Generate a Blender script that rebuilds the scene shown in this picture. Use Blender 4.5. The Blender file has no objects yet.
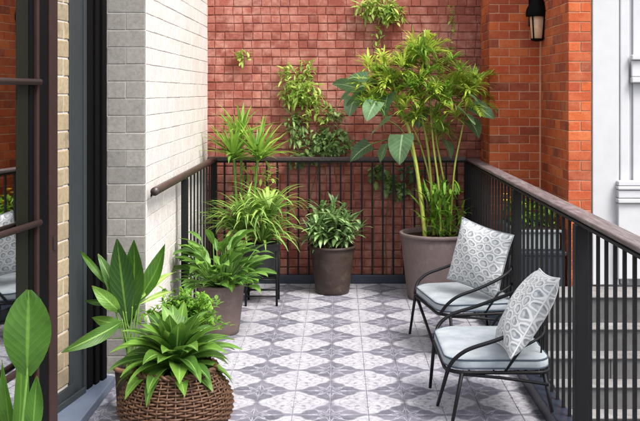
import bpy, math, random
from mathutils import Vector, Matrix
random.seed(7)
R = math.radians
scn = bpy.context.scene
C = scn.collection

# ------------------------------------------------------------------ camera, sky, sun, exposure
EYE = 1.633
FPX = 950.0                       # focal length in pixels of the 640 px wide photograph
cam_d = bpy.data.cameras.new('camera'); cam = bpy.data.objects.new('camera', cam_d); C.objects.link(cam)
cam.location = (0, 0, EYE); cam.rotation_euler = (R(90), 0, 0)
cam_d.sensor_width = 36; cam_d.lens = 36 * FPX / 640
cam_d.shift_x = -18 / 640; cam_d.shift_y = -118.5 / 640
cam_d.clip_start = .05; cam_d.clip_end = 900
scn.camera = cam
SUN_EL, SUN_AZ = 54, 134           # azimuth measured from +Y (depth) towards +X
w = bpy.data.worlds.new('World'); scn.world = w; w.use_nodes = True
nt = w.node_tree; bg = nt.nodes['Background']
sky = nt.nodes.new('ShaderNodeTexSky'); sky.sky_type = 'NISHITA'; sky.sun_disc = False
sky.sun_elevation = R(SUN_EL); sky.sun_rotation = R(SUN_AZ)
sky.air_density = 1.0; sky.dust_density = 3.5; sky.ozone_density = .6
hs = nt.nodes.new('ShaderNodeHueSaturation'); hs.inputs['Saturation'].default_value = .3   # thin white overcast
nt.links.new(sky.outputs[0], hs.inputs['Color']); nt.links.new(hs.outputs[0], bg.inputs[0]); bg.inputs[1].default_value = .125
sd = bpy.data.lights.new('sun', 'SUN'); sd.energy = 1.45; sd.angle = R(22); sd.color = (1, .95, .88)
so = bpy.data.objects.new('sun', sd); C.objects.link(so); so.location = (3, 8, 9)
_d = Vector((math.sin(R(SUN_AZ)) * math.cos(R(SUN_EL)), math.cos(R(SUN_AZ)) * math.cos(R(SUN_EL)), math.sin(R(SUN_EL))))
so.rotation_euler = _d.to_track_quat('Z', 'Y').to_euler()
vs = scn.view_settings; vs.view_transform = 'Standard'; vs.look = 'None'; vs.exposure = 1.5; vs.gamma = 1
vs.use_curve_mapping = False

# ------------------------------------------------------------------ helpers
def lin(r, g, b):
    f = lambda c: (c / 255 / 12.92) if c / 255 <= .04045 else ((c / 255 + .055) / 1.055) ** 2.4
    return (f(r), f(g), f(b), 1)

def at(px, py, Y):                 # a point of the place at depth Y (design aid for laying out plants)
    return Vector(((px - 338) / FPX * Y, Y, EYE - (py - 92) / FPX * Y))

class MB:
    def __init__(s): s.v = []; s.f = []; s.uv = []; s.has_uv = False
    def add(s, v, f, uv=None):
        o = len(s.v); s.v += [tuple(p) for p in v]; s.f += [tuple(i + o for i in q) for q in f]
        if uv is not None: s.has_uv = True; s.uv += uv
        else: s.uv += [(0.5, 0.5)] * len(v)
        return s
    def box(s, x0, x1, y0, y1, z0, z1, c=0):
        v = [(x0,y0,z0),(x1,y0,z0),(x1,y1,z0),(x0,y1,z0),(x0,y0,z1),(x1,y0,z1),(x1,y1,z1),(x0,y1,z1)]
        return s.add(v, [(0,3,2,1),(4,5,6,7),(0,1,5,4),(1,2,6,5),(2,3,7,6),(3,0,4,7)])
    def prism(s, poly, z0, z1):
        n = len(poly)
        v = [(p[0], p[1], z0) for p in poly] + [(p[0], p[1], z1) for p in poly]
        f = [tuple(range(n))[::-1], tuple(range(n, 2*n))] + [(i, (i+1) % n, n+(i+1) % n, n+i) for i in range(n)]
        return s.add(v, f)
    def tube(s, pts, rad, n=8, closed=False, cap=True):
        pts = [Vector(p) for p in pts]; m = len(pts)
        rr = rad if isinstance(rad, (list, tuple)) else [rad] * m
        v = []; f = []; ref = None
        for i, p in enumerate(pts):
            a = pts[(i-1) % m] if (closed or i > 0) else p; b = pts[(i+1) % m] if (closed or i < m-1) else p
            d = (b - a).normalized()
            if ref is None:
                ref = d.orthogonal().normalized()
            ref = (ref - d * ref.dot(d)); ref = ref.normalized() if ref.length > 1e-6 else d.orthogonal().normalized()
            bi = d.cross(ref)
            for k in range(n):
                t = 2 * math.pi * k / n
                v.append(p + (ref * math.cos(t) + bi * math.sin(t)) * rr[i])
        for i in range(m if closed else m-1):
            j = (i+1) % m
            for k in range(n):
                l = (k+1) % n
                f.append((i*n+k, i*n+l, j*n+l, j*n+k))
        if cap and not closed:
            f.append(tuple(range(n))[::-1]); f.append(tuple((m-1)*n+k for k in range(n)))
        return s.add(v, f)
    def lathe(s, prof, n=40, c=(0, 0), cap=True, jit=0):
        v = []; f = []; m = len(prof)
        for (r, z) in prof:
            for k in range(n):
                t = 2*math.pi*k/n
                v.append((c[0] + r*math.cos(t), c[1] + r*math.sin(t), z + (random.uniform(-jit, jit) if jit else 0)))
        for i in range(m-1):
            for k in range(n):
                l = (k+1) % n
                f.append((i*n+k, i*n+l, (i+1)*n+l, (i+1)*n+k))
        if cap:
            f.append(tuple(range(n))[::-1]); f.append(tuple((m-1)*n+k for k in range(n)))
        return s.add(v, f)
    def mesh(s, name, smooth=False):
        me = bpy.data.meshes.new(name); me.from_pydata(s.v, [], s.f)
        if s.has_uv:
            uvl = me.uv_layers.new(name='UVMap')
            vi = [0] * len(me.loops); me.loops.foreach_get('vertex_index', vi)
            fl = []
            for i in vi: fl += s.uv[i]
            uvl.data.foreach_set('uv', fl)
        if smooth: me.polygons.foreach_set('use_smooth', [True] * len(me.polygons))
        me.update(); return me
    def build(s, name, m, parent=None, smooth=False, loc=None):
        return link(name, s.mesh(name, smooth), m, parent, loc)

def link(name, me, m=None, parent=None, loc=None):
    if m is not None and not me.materials: me.materials.append(m)
    o = bpy.data.objects.new(name, me); C.objects.link(o)
    if parent is not None: o.parent = parent
    if loc is not None: o.location = loc
    return o
def tag(o, label=None, cat=None, group=None, kind=None):
    if label: o['label'] = label
    if cat: o['category'] = cat
    if group: o['group'] = group
    if kind: o['kind'] = kind
    return o
def thing(name, label, cat, loc=(0, 0, 0), rz=0, group=None):
    o = bpy.data.objects.new(name, None); C.objects.link(o); o.empty_display_size = .1
    o.location = loc; o.rotation_euler = (0, 0, rz)
    return tag(o, label, cat, group)
def bevel(o, wdt=.004, seg=2):
    b = o.modifiers.new('bevel', 'BEVEL'); b.width = wdt; b.segments = seg; b.limit_method = 'ANGLE'; b.angle_limit = R(40)
    return o
def crv(pts, n=6, closed=False):   # Catmull-Rom through points
    pts = [Vector(p) for p in pts]; out = []; m = len(pts)
    rng = range(m if closed else m-1)
    for i in rng:
        g = (lambda k: pts[k % m]) if closed else (lambda k: pts[min(max(k, 0), m-1)])
        p0, p1, p2, p3 = g(i-1), g(i), g(i+1), g(i+2)
        for k in range(n):
            t = k/n
            out.append(.5*((2*p1) + (p2-p0)*t + (2*p0-5*p1+4*p2-p3)*t*t + (3*p1-p0-3*p2+p3)*t*t*t))
    if not closed: out.append(pts[-1])
    return out

# ------------------------------------------------------------------ materials
class NT:
    def __init__(s, name):
        s.m = bpy.data.materials.new(name); s.m.use_nodes = True; s.t = s.m.node_tree
        s.p = s.t.nodes['Principled BSDF']; s.out = s.t.nodes['Material Output']
    def n(s, typ, **kw):
        nd = s.t.nodes.new(typ)
        for k, v in kw.items(): setattr(nd, k, v)
        return nd
    def l(s, a, b): s.t.links.new(a, b)
    def val(s, sock, v):
        if isinstance(v, bpy.types.NodeSocket): s.l(v, sock)
        else: sock.default_value = v
    def math(s, op, a, b=0.0, c=0.0, clamp=False):
        nd = s.n('ShaderNodeMath', operation=op, use_clamp=clamp)
        s.val(nd.inputs[0], a); s.val(nd.inputs[1], b)
        if op in ('SMOOTH_MIN', 'MULTIPLY_ADD', 'WRAP', 'COMPARE'): s.val(nd.inputs[2], c)
        return nd.outputs[0]
    def mix(s, fac, a, b, mode='MIX'):
        nd = s.n('ShaderNodeMix', data_type='RGBA', blend_type=mode)
        s.val(nd.inputs[0], fac); s.val(nd.inputs[6], a); s.val(nd.inputs[7], b)
        return nd.outputs[2]
    def noise(s, scale, detail=4, rough=.6, vec=None, out=0, dist=0):
        nd = s.n('ShaderNodeTexNoise'); nd.inputs['Scale'].default_value = scale; nd.inputs['Detail'].default_value = detail
        nd.inputs['Roughness'].default_value = rough; nd.inputs['Distortion'].default_value = dist
        if vec is not None: s.l(vec, nd.inputs['Vector'])
        return nd.outputs[out]
    def ramp(s, fac, stops):
        nd = s.n('ShaderNodeValToRGB'); cr = nd.color_ramp
        while len(cr.elements) < len(stops): cr.elements.new(.5)
        for e, (p, c) in zip(cr.elements, stops):
            e.position = p; e.color = c if isinstance(c, (tuple, list)) else (c, c, c, 1)
        s.val(nd.inputs[0], fac); return nd.outputs[0]
    def smooth(s, x, a, b):
        nd = s.n('ShaderNodeMapRange', interpolation_type='SMOOTHSTEP')
        s.val(nd.inputs[0], x); nd.inputs[1].default_value = a; nd.inputs[2].default_value = b
        return nd.outputs[0]
    def pos(s): return s.n('ShaderNodeNewGeometry').outputs['Position']
    def obj(s): return s.n('ShaderNodeTexCoord').outputs['Object']
    def uv(s): return s.n('ShaderNodeTexCoord').outputs['UV']
    def rnd(s):
        a = s.n('ShaderNodeObjectInfo').outputs['Random']; b = s.n('ShaderNodeNewGeometry').outputs['Random Per Island']
        return s.math('FRACT', s.math('ADD', a, b))
    def bump(s, h, strength=.3, dist=.01):
        nd = s.n('ShaderNodeBump'); nd.inputs['Strength'].default_value = strength; nd.inputs['Distance'].default_value = dist
        s.l(h, nd.inputs['Height']); s.l(nd.outputs[0], s.p.inputs['Normal'])
    def set(s, col=None, rough=None, spec=None, metal=None, coat=None):
        if col is not None: s.val(s.p.inputs['Base Color'], col)
        if rough is not None: s.val(s.p.inputs['Roughness'], rough)
        if spec is not None: s.val(s.p.inputs['Specular IOR Level'], spec)
        if metal is not None: s.val(s.p.inputs['Metallic'], metal)
        if coat is not None: s.val(s.p.inputs['Coat Weight'], coat)
        return s

def plain(name, col, rough=.5, var=.15, scale=30, bump=.15, bd=.003, spec=.5, metal=0, stain=None):
    t = NT(name); ps = t.pos()
    n1 = t.noise(scale, 5, .65, ps); n2 = t.noise(scale * .13, 3, .6, ps)
    f = t.math('ADD', t.math('MULTIPLY', n1, .5), t.math('MULTIPLY', n2, .5))
    dark = tuple(c * (1 - 1.6 * var) for c in col[:3]) + (1,); lite = tuple(min(1, c * (1 + 1.6 * var)) for c in col[:3]) + (1,)
    c = t.ramp(f, [(.3, dark), (.7, lite)])
    if stain:
        n3 = t.noise(scale * .45, 6, .75, ps)
        c = t.mix(t.math('MULTIPLY', t.smooth(n3, .5, .72), .45), c, stain)
    t.set(c, t.math('ADD', t.math('MULTIPLY', n1, .25), rough - .12), spec, metal)
    if bump: t.bump(n1, bump, bd)
    return t.m

def brick_mat(name, cols, rough=.85, fine=90, bump=.5, spec=.25, bloom=None, bloom_amt=.3, wear=.55):
    t = NT(name); ps = t.pos(); r = t.rnd()
    n = len(cols)
    c = t.ramp(r, [((i + .5) / n, k) for i, k in enumerate(cols)])
    n1 = t.noise(fine, 5, .7, ps); n2 = t.noise(14, 4, .6, ps); n3 = t.noise(2.2, 3, .55, ps)
    c = t.mix(t.smooth(n1, .35, .75), c, t.mix(.35, c, (.02, .012, .01, 1)))
    if bloom: c = t.mix(t.math('MULTIPLY', t.smooth(t.math('ADD', t.math('MULTIPLY', n2, .6), t.math('MULTIPLY', n3, .4)), .42, .68), bloom_amt), c, bloom)
    n4 = t.noise(5.5, 6, .72, ps)
    c = t.mix(t.math('MULTIPLY', t.smooth(n4, .54, .74), wear), c, t.mix(.6, c, (.03, .022, .018, 1)))
    t.set(c, rough, spec)
    t.bump(t.math('ADD', n1, t.math('MULTIPLY', n2, .8)), bump, .004)
    return t.m

def leaf_mat(name, dark, lite, rib=None, rib_w=.10, rough=.34, trans=.28, back=None, vein=14, varieg=None, vari_amt=.6, coat=.0):
    t = NT(name); uv = t.uv(); sp = t.n('ShaderNodeSeparateXYZ'); t.l(uv, sp.inputs[0])
    r = t.rnd(); ps = t.pos()
    c = t.mix(r, tuple(k*.72 for k in dark[:3]) + (1,), lite)
    r2 = t.math('FRACT', t.math('MULTIPLY', r, 7.31)); bl = t.noise(70, 3, .6, ps)
    nz = t.noise(18, 3, .6, ps); c = t.mix(t.math('MULTIPLY', t.smooth(nz, .4, .75), .45), c, tuple(k * .55 for k in dark[:3]) + (1,))
    au = t.math('ABSOLUTE', t.math('SUBTRACT', sp.outputs[0], .5))
    if varieg:
        vn = t.noise(30, 4, .7, ps, dist=.6)
        mk = t.math('MULTIPLY', t.smooth(t.math('SUBTRACT', vn, t.math('MULTIPLY', au, .55)), .36, .5), vari_amt)
        c = t.mix(mk, c, varieg)
    if rib:
        c = t.mix(t.math('MULTIPLY', t.smooth(au, rib_w, rib_w * .25), .7), c, rib)
        # side veins running obliquely from the midrib
        wv = t.math('SINE', t.math('MULTIPLY', t.math('SUBTRACT', sp.outputs[1], t.math('MULTIPLY', au, .55)), vein * 6.283))
        c = t.mix(t.math('MULTIPLY', t.smooth(wv, .75, 1.0), .16), c, rib)
        t.bump(wv, .12, .002)
    tipm = t.math('MULTIPLY', t.smooth(t.math('ADD', sp.outputs[1], t.math('MULTIPLY', bl, .12)), 1.0, 1.08), t.smooth(r2, .5, .7))
    c = t.mix(t.math('MULTIPLY', tipm, .8), c, lin(126, 104, 52))
    c = t.mix(t.math('MULTIPLY', t.smooth(bl, .70, .78), .5), c, lin(112, 104, 48))
    t.set(c, t.math('ADD', rough, t.math('MULTIPLY', nz, .25)), .4, coat=coat)
    tr = t.n('ShaderNodeBsdfTranslucent'); t.l(t.mix(.5, c, tuple(min(1, k * 1.6) for k in lite[:3]) + (1,)), tr.inputs[0])
    mx = t.n('ShaderNodeMixShader'); mx.inputs[0].default_value = trans
    t.l(t.p.outputs[0], mx.inputs[1]); t.l(tr.outputs[0], mx.inputs[2]); t.l(mx.outputs[0], t.out.inputs[0])
    return t.m

def glass_mat(name, tint=(.75, .8, .8, 1), refl=.35):
    t = NT(name); tr = t.n('ShaderNodeBsdfTransparent'); tr.inputs[0].default_value = tint
    gl = t.n('ShaderNodeBsdfGlossy'); gl.inputs['Roughness'].default_value = .015; gl.inputs[0].default_value = (.95, .97, .96, 1)
    lw = t.n('ShaderNodeFresnel'); lw.inputs[0].default_value = 1.5
    f = t.math('ADD', t.math('MULTIPLY', lw.outputs[0], 1.0), refl, clamp=True)
    mx = t.n('ShaderNodeMixShader'); t.l(f, mx.inputs[0]); t.l(tr.outputs[0], mx.inputs[1]); t.l(gl.outputs[0], mx.inputs[2])
    t.l(mx.outputs[0], t.out.inputs[0]); return t.m

M = {}
M['red_brick'] = brick_mat('red_brick', [lin(136, 72, 60), lin(154, 88, 75), lin(146, 79, 66), lin(162, 98, 84), lin(126, 66, 56), lin(157, 93, 79), lin(149, 85, 73)], bloom=lin(198, 152, 138), bloom_amt=.52, bump=.8, wear=.2)
M['red_mortar'] = plain('red_mortar', lin(130, 82, 72), .95, .25, 60, .5, .004, .1)
M['orange_brick'] = brick_mat('orange_brick', [lin(190, 92, 48), lin(168, 76, 42), lin(200, 104, 55), lin(150, 64, 44), lin(186, 86, 47), lin(130, 64, 50), lin(178, 82, 46)], bloom=lin(206, 142, 104), bloom_amt=.25)
M['orange_mortar'] = plain('orange_mortar', lin(206, 160, 132), .95, .12, 60, .4, .003, .1)
M['white_brick'] = brick_mat('painted_brick', [lin(220, 215, 211), lin(224, 219, 216), lin(216, 211, 207)], rough=.6, fine=55, bump=.35, spec=.35, bloom=lin(198, 190, 182), bloom_amt=.5, wear=.10)
M['shaded_brick'] = brick_mat('shaded_painted_brick', [lin(132, 130, 125), lin(140, 138, 132), lin(125, 123, 119)], rough=.6, fine=55, bump=.35, spec=.35, bloom=lin(122, 117, 110), bloom_amt=.5, wear=.16)  # the wall's white paint, darkened for the shade on the camera side
M['white_mortar'] = plain('painted_mortar', lin(196, 190, 186), .8, .06, 50, .3, .003, .2)
M['cream_brick'] = brick_mat('cream_brick', [lin(158, 142, 114), lin(150, 136, 112), lin(164, 149, 122)], rough=.6, fine=55, bump=.3, spec=.3)
M['black_metal'] = plain('black_metal', lin(15, 16, 19), .5, .12, 60, .12, .001, .25)
M['slate_metal'] = plain('slate_metal', lin(32, 40, 54), .4, .14, 30, .12, .001, .5)
M['frame_black'] = plain('frame_black', lin(7, 7, 8), .6, .12, 25, .1, .001, .08)
M['frame_slate'] = plain('frame_slate', lin(46, 51, 54), .45, .08, 20, .08, .001, .3)
M['olive_bead'] = plain('olive_bead', lin(20, 21, 13), .5, .12, 25, .08, .001, .15)
M['brown_wood'] = plain('brown_wood', lin(46, 30, 27), .55, .14, 30, .15, .001, .2)
M['sill'] = plain('sill_paint', lin(92, 102, 120), .45, .1, 20, .12, .001, .4)
M['white_paint'] = plain('white_paint', lin(182, 183, 187), .45, .05, 10, .06, .001, .4)
M['stone'] = plain('step_stone', lin(90, 89, 90), .85, .25, 14, .4, .003, .25)
M['tread'] = plain('step_tread', lin(122, 121, 121), .8, .3, 12, .3, .003, .25)
M['ground'] = plain('ground', lin(96, 94, 92), .95, .15, 6, .4, .01, .2)
M['grout'] = plain('grout', lin(172, 170, 178), .9, .1, 60, .3, .002, .2)
M['pot_brown'] = plain('pot_brown', lin(54, 42, 37), .5, .16, 24, .25, .002, .4, stain=lin(96, 84, 76))
M['pot_mauve'] = plain('pot_mauve', lin(108, 94, 92), .6, .12, 18, .25, .002, .35, stain=lin(140, 128, 124))
M['pot_taupe'] = plain('pot_taupe', lin(94, 80, 76), .6, .12, 22, .25, .002, .35, stain=lin(128, 116, 110))
M['pot_dark'] = plain('pot_dark', lin(42, 42, 44), .55, .12, 22, .2, .002, .35)
M['pot_clay'] = plain('pot_clay', lin(54, 41, 37), .55, .16, 24, .25, .002, .35, stain=lin(92, 78, 70))
M['pot_rim'] = plain('pot_rim', lin(126, 94, 72), .6, .15, 30, .25, .002, .35)
M['soil'] = plain('soil', lin(58, 44, 36), .95, .35, 70, 1, .01, .1)
M['planter_grey'] = plain('planter_grey', lin(112, 120, 120), .6, .1, 20, .2, .002, .35)
M['navy'] = plain('navy_paint', lin(28, 35, 46), .5, .12, 20, .15, .002, .4)
M['piping'] = plain('piping', lin(64, 76, 90), .7, .1, 60, .2, .001, .3)
M['glass_dark'] = glass_mat('door_glass', (.35, .38, .36, 1), .55)
M['lamp_glass'] = plain('lamp_glass', lin(196, 160, 128), .25, .12, 12, .1, .001, .6)
M['brass'] = plain('latch_metal', lin(60, 50, 46), .4, .1, 40, .1, .001, .5, .6)

def wood_rail():
    t = NT('weathered_rail'); ps = t.pos()
    mp = t.n('ShaderNodeMapping'); mp.inputs['Scale'].default_value = (60, 4, 60); t.l(ps, mp.inputs[0])
    n1 = t.noise(1.2, 5, .65, mp.outputs[0]); n2 = t.noise(9, 4, .6, ps)
    c = t.ramp(n1, [(.3, lin(66, 56, 56)), (.5, lin(98, 86, 86)), (.72, lin(130, 118, 118))])
    c = t.mix(t.math('MULTIPLY', t.smooth(n2, .5, .72), .22), c, lin(164, 154, 157))
    t.set(c, t.math('ADD', .32, t.math('MULTIPLY', n2, .3)), .5); t.bump(n1, .3, .002); return t.m
M['rail_wood'] = wood_rail()
def dark_rail():
    t = NT('dark_rail'); ps = t.pos(); mp = t.n('ShaderNodeMapping'); mp.inputs['Scale'].default_value = (30, 4, 40); t.l(ps, mp.inputs[0])
    n1 = t.noise(1.2, 5, .65, mp.outputs[0])
    t.set(t.ramp(n1, [(.3, lin(38, 30, 30)), (.7, lin(76, 60, 58))]), .38, .5); t.bump(n1, .3, .002); return t.m
M['rail_dark'] = dark_rail()

def tile_mat():
    """Encaustic cement tile: pale flower lozenge between purple-grey eight-pointed stars, repeat over 2 x 2 tiles."""
    P = .387
    t = NT('encaustic_tile'); ps = t.pos(); sp = t.n('ShaderNodeSeparateXYZ')
    wob = t.noise(40, 2, .5, ps, out=1)
    sub = t.n('ShaderNodeVectorMath', operation='SUBTRACT'); t.l(wob, sub.inputs[0]); sub.inputs[1].default_value = (.5, .5, .5)
    sc = t.n('ShaderNodeVectorMath', operation='SCALE'); t.l(sub.outputs[0], sc.inputs[0]); sc.inputs['Scale'].default_value = .012
    ad = t.n('ShaderNodeVectorMath', operation='ADD'); t.l(ps, ad.inputs[0]); t.l(sc.outputs[0], ad.inputs[1]); t.l(ad.outputs[0], sp.inputs[0])
    fu = t.math('SUBTRACT', t.math('FRACT', t.math('ADD', t.math('DIVIDE', t.math('ADD', sp.outputs[0], .04), P), 20)), .5)   # 0 at lozenge centre
    fv = t.math('SUBTRACT', t.math('FRACT', t.math('ADD', t.math('DIVIDE', t.math('SUBTRACT', sp.outputs[1], 5.965), P), 20)), .5)
    au = t.math('ABSOLUTE', fu); av = t.math('ABSOLUTE', fv)
    m = t.math('ADD', t.math('POWER', au, 1.12), t.math('POWER', av, 1.12))
    ang = t.math('ARCTAN2', fv, fu)
    rip = t.math('MULTIPLY', t.math('COSINE', t.math('MULTIPLY', ang, 12)), .02)
    mm = t.math('ADD', m, rip)
    star = t.smooth(t.math('ADD', mm, t.math('MULTIPLY', t.math('SUBTRACT', t.noise(34, 4, .7, ps), .5), .06)), .425, .49)
    # star rays at the corners
    cu = t.math('SUBTRACT', .5, au); cv = t.math('SUBTRACT', .5, av)
    r2 = t.math('SQRT', t.math('ADD', t.math('MULTIPLY', cu, cu), t.math('MULTIPLY', cv, cv)))
    ca = t.math('ARCTAN2', cv, cu)
    ray = t.math('MAXIMUM', t.math('MULTIPLY', t.smooth(t.math('COSINE', t.math('MULTIPLY', ca, 8)), .80, .97), t.smooth(r2, .40, .10)), t.math('MULTIPLY', t.smooth(t.math('ABSOLUTE', t.math('SUBTRACT', r2, t.math('ADD', .17, t.math('MULTIPLY', t.math('COSINE', t.math('MULTIPLY', ca, 8)), .05)))), .02, .006), .8))
    # flower in the lozenge
    r1 = t.math('SQRT', t.math('ADD', t.math('MULTIPLY', fu, fu), t.math('MULTIPLY', fv, fv)))
    pet2 = t.math('SUBTRACT', r1, t.math('ADD', .27, t.math('MULTIPLY', t.math('COSINE', t.math('MULTIPLY', ang, 12)), .05)))
    petal2 = t.math('MULTIPLY', t.smooth(t.math('ABSOLUTE', pet2), .03, .008), .5)
    dots = t.math('MULTIPLY', t.math('MULTIPLY', t.smooth(t.math('COSINE', t.math('MULTIPLY', ang, 8)), .5, .9), t.smooth(t.math('ABSOLUTE', t.math('SUBTRACT', r1, .19)), .045, .01)), .7)
    pet = t.math('SUBTRACT', r1, t.math('ADD', .15, t.math('MULTIPLY', t.math('COSINE', t.math('MULTIPLY', ang, 8)), .075)))
    petal = t.math('MULTIPLY', t.smooth(t.math('ABSOLUTE', pet), .028, .006), .55)
    core = t.math('MULTIPLY', t.smooth(t.math('ABSOLUTE', t.math('SUBTRACT', r1, .055)), .022, .005), .6)
    edge = t.math('MULTIPLY', t.smooth(t.math('ABSOLUTE', t.math('SUBTRACT', mm, .36)), .016, .004), .5)
    n1 = t.noise(26, 5, .7, ps); n2 = t.noise(5, 4, .6, ps); n3 = t.noise(90, 3, .6, ps)
    white = t.mix(t.smooth(n1, .35, .7), lin(160, 159, 166), lin(196, 195, 200))
    purp = t.mix(t.smooth(n1, .3, .7), lin(50, 50, 64), lin(90, 90, 106))
    n4 = t.noise(60, 4, .75, ps)
    det = t.math('MULTIPLY', t.math('MINIMUM', t.math('ADD', t.math('ADD', petal, t.math('ADD', petal2, dots)), t.math('ADD', core, edge)), .95), t.smooth(n4, .3, .5))
    c = t.mix(det, white, lin(108, 107, 122))
    c = t.mix(t.math('MULTIPLY', star, t.math('ADD', .62, t.math('MULTIPLY', n4, .5)), clamp=True), c, purp)
    c = t.mix(t.math('MULTIPLY', ray, t.math('MULTIPLY', star, .7)), c, lin(196, 195, 204))
    c = t.mix(t.math('MULTIPLY', t.smooth(n2, .42, .72), .3), c, lin(160, 156, 170))
    c = t.mix(t.math('MULTIPLY', t.smooth(n4, .50, .68), .42), c, lin(98, 98, 110))
    c = t.mix(t.math('MULTIPLY', t.smooth(n3, .58, .78), .3), c, lin(120, 114, 124))
    n5 = t.noise(1.9, 7, .7, ps, dist=.5)
    c = t.mix(t.math('MULTIPLY', t.smooth(n5, .52, .72), .34), c, lin(104, 98, 98))
    c = t.mix(t.math('MULTIPLY', t.n('ShaderNodeObjectInfo').outputs['Random'], .24), c, lin(140, 136, 150))
    t.set(c, t.math('ADD', .34, t.math('MULTIPLY', n1, .3)), .4); t.bump(t.math('ADD', n1, n3), .12, .002); return t.m
M['tile'] = tile_mat()

def cushion_mat():
    t = NT('cushion_fabric'); o = t.obj()
    w1 = t.n('ShaderNodeTexWave', bands_direction='X'); w1.inputs['Scale'].default_value = 130; t.l(o, w1.inputs[0])
    w2 = t.n('ShaderNodeTexWave', bands_direction='Y'); w2.inputs['Scale'].default_value = 130; t.l(o, w2.inputs[0])
    n = t.noise(9, 4, .6, o)
    c = t.mix(t.smooth(n, .3, .7), lin(138, 147, 154), lin(164, 172, 178))
    t.set(c, .9, .2); t.p.inputs['Sheen Weight'].default_value = .25
    t.bump(t.math('ADD', t.math('MULTIPLY', t.math('ADD', w1.outputs[1], w2.outputs[1]), .12), t.math('MULTIPLY', n, 1.6)), .5, .008); return t.m
M['cushion'] = cushion_mat()

def pillow_mat():
    t = NT('pillow_fabric'); uv = t.uv(); nz = t.noise(5, 2, .5, uv, out=1)
    mixv = t.n('ShaderNodeMix', data_type='VECTOR'); mixv.inputs[0].default_value = .10; t.l(uv, mixv.inputs[4]); t.l(nz, mixv.inputs[5])
    mp = t.n('ShaderNodeMapping'); mp.inputs['Scale'].default_value = (7.0, 8.8, 1); t.l(mixv.outputs[1], mp.inputs[0])
    cmb = t.n('ShaderNodeCombineXYZ'); ri = t.n('ShaderNodeObjectInfo').outputs['Random']; t.l(t.math('MULTIPLY', ri, 5.3), cmb.inputs[0]); t.l(t.math('MULTIPLY', ri, 3.7), cmb.inputs[1]); t.l(cmb.outputs[0], mp.inputs['Location'])
    sp = t.n('ShaderNodeSeparateXYZ'); t.l(mp.outputs[0], sp.inputs[0])
    row = t.math('FLOOR', sp.outputs[1]); off = t.math('MULTIPLY', t.math('FRACT', t.math('MULTIPLY', row, .5)), 1.0)
    fx = t.math('SUBTRACT', t.math('FRACT', t.math('ADD', sp.outputs[0], off)), .5); fy = t.math('SUBTRACT', t.math('FRACT', sp.outputs[1]), .5)
    d = t.math('SQRT', t.math('ADD', t.math('MULTIPLY', fx, fx), t.math('MULTIPLY', fy, fy)))
    d2 = t.math('SQRT', t.math('ADD', t.math('POWER', t.math('ADD', fx, .10), 2.0), t.math('POWER', t.math('ADD', fy, .13), 2.0)))
    ring = t.smooth(t.math('ABSOLUTE', t.math('SUBTRACT', d, .43)), .10, .04)
    cres = t.math('MULTIPLY', t.smooth(d, .40, .34), t.smooth(d2, .24, .30))
    n = t.noise(26, 4, .65, uv)
    grey = t.mix(t.smooth(n, .3, .7), lin(112, 118, 124), lin(158, 163, 167))
    c = t.mix(.5, lin(186, 189, 191), grey)
    c = t.mix(cres, c, grey); c = t.mix(t.math('MULTIPLY', t.smooth(d, .2, .12), .6), c, lin(196, 199, 201))
    c = t.mix(t.math('MULTIPLY', ring, .85), c, lin(214, 216, 217))
    w1 = t.noise(240, 2, .5, uv)
    t.set(c, .9, .2); t.p.inputs['Sheen Weight'].default_value = .2; t.bump(t.math('ADD', t.math('MULTIPLY', ring, .15), t.math('ADD', w1, t.math('MULTIPLY', t.noise(7, 3, .6, uv), 2.0))), .35, .004); return t.m
M['pillow'] = pillow_mat()

def wicker_mat():
    t = NT('wicker'); ps = t.pos(); n = t.noise(55, 4, .7, ps); r = t.rnd()
    c = t.ramp(n, [(.3, lin(40, 25, 16)), (.55, lin(86, 58, 38)), (.78, lin(134, 100, 70))])
    c = t.mix(t.math('MULTIPLY', r, .4), c, lin(74, 50, 36)); t.set(c, .5, .4); t.bump(n, .4, .002); return t.m
M['wicker'] = wicker_mat()

G = lambda *a: lin(*a)
M['lf_deep'] = leaf_mat('leaf_deep', G(36, 74, 20), G(70, 112, 30), rib=G(96, 136, 52), rib_w=.06, vein=10, rough=.32)
M['lf_rosette'] = leaf_mat('leaf_rosette', G(54, 98, 34), G(110, 150, 58), rib=G(150, 190, 100), rib_w=.07, vein=12, rough=.34)
M['lf_lily'] = leaf_mat('leaf_lily', G(52, 96, 34), G(108, 150, 60), rib=G(150, 190, 100), rib_w=.07, vein=9, rough=.3)
M['lf_fern'] = leaf_mat('leaf_fern', G(66, 118, 30), G(122, 166, 52), rib=None, rough=.4)
M['lf_strap'] = leaf_mat('leaf_strap', G(70, 126, 42), G(150, 182, 84), rib=G(196, 206, 130), rib_w=.16, vein=0.01, rough=.38)
M['lf_yucca'] = leaf_mat('leaf_yucca', G(84, 138, 44), G(152, 188, 76), rib=G(180, 200, 110), rib_w=.12, vein=.01, rough=.38)
M['lf_silver'] = leaf_mat('leaf_silver', G(80, 124, 62), G(136, 172, 100), varieg=G(204, 222, 172), vari_amt=.75, rough=.42)
M['lf_palm'] = leaf_mat('leaf_palm', G(130, 172, 48), G(204, 220, 96), rib=None, rough=.38, trans=.34)
M['lf_palm2'] = leaf_mat('leaf_palm_deep', G(78, 124, 36), G(140, 176, 64), rib=None, rough=.4, trans=.3)
M['lf_heart'] = leaf_mat('leaf_heart', G(64, 104, 66), G(122, 156, 112), rib=G(176, 200, 158), rib_w=.05, vein=7, rough=.27)
M['lf_vine'] = leaf_mat('leaf_vine', G(110, 154, 54), G(190, 208, 108), rib=None, rough=.45, trans=.3)
M['lf_vined'] = leaf_mat('leaf_vine_dark', G(76, 122, 58), G(146, 174, 104), varieg=G(200, 210, 150), vari_amt=.45, rough=.42)
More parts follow.
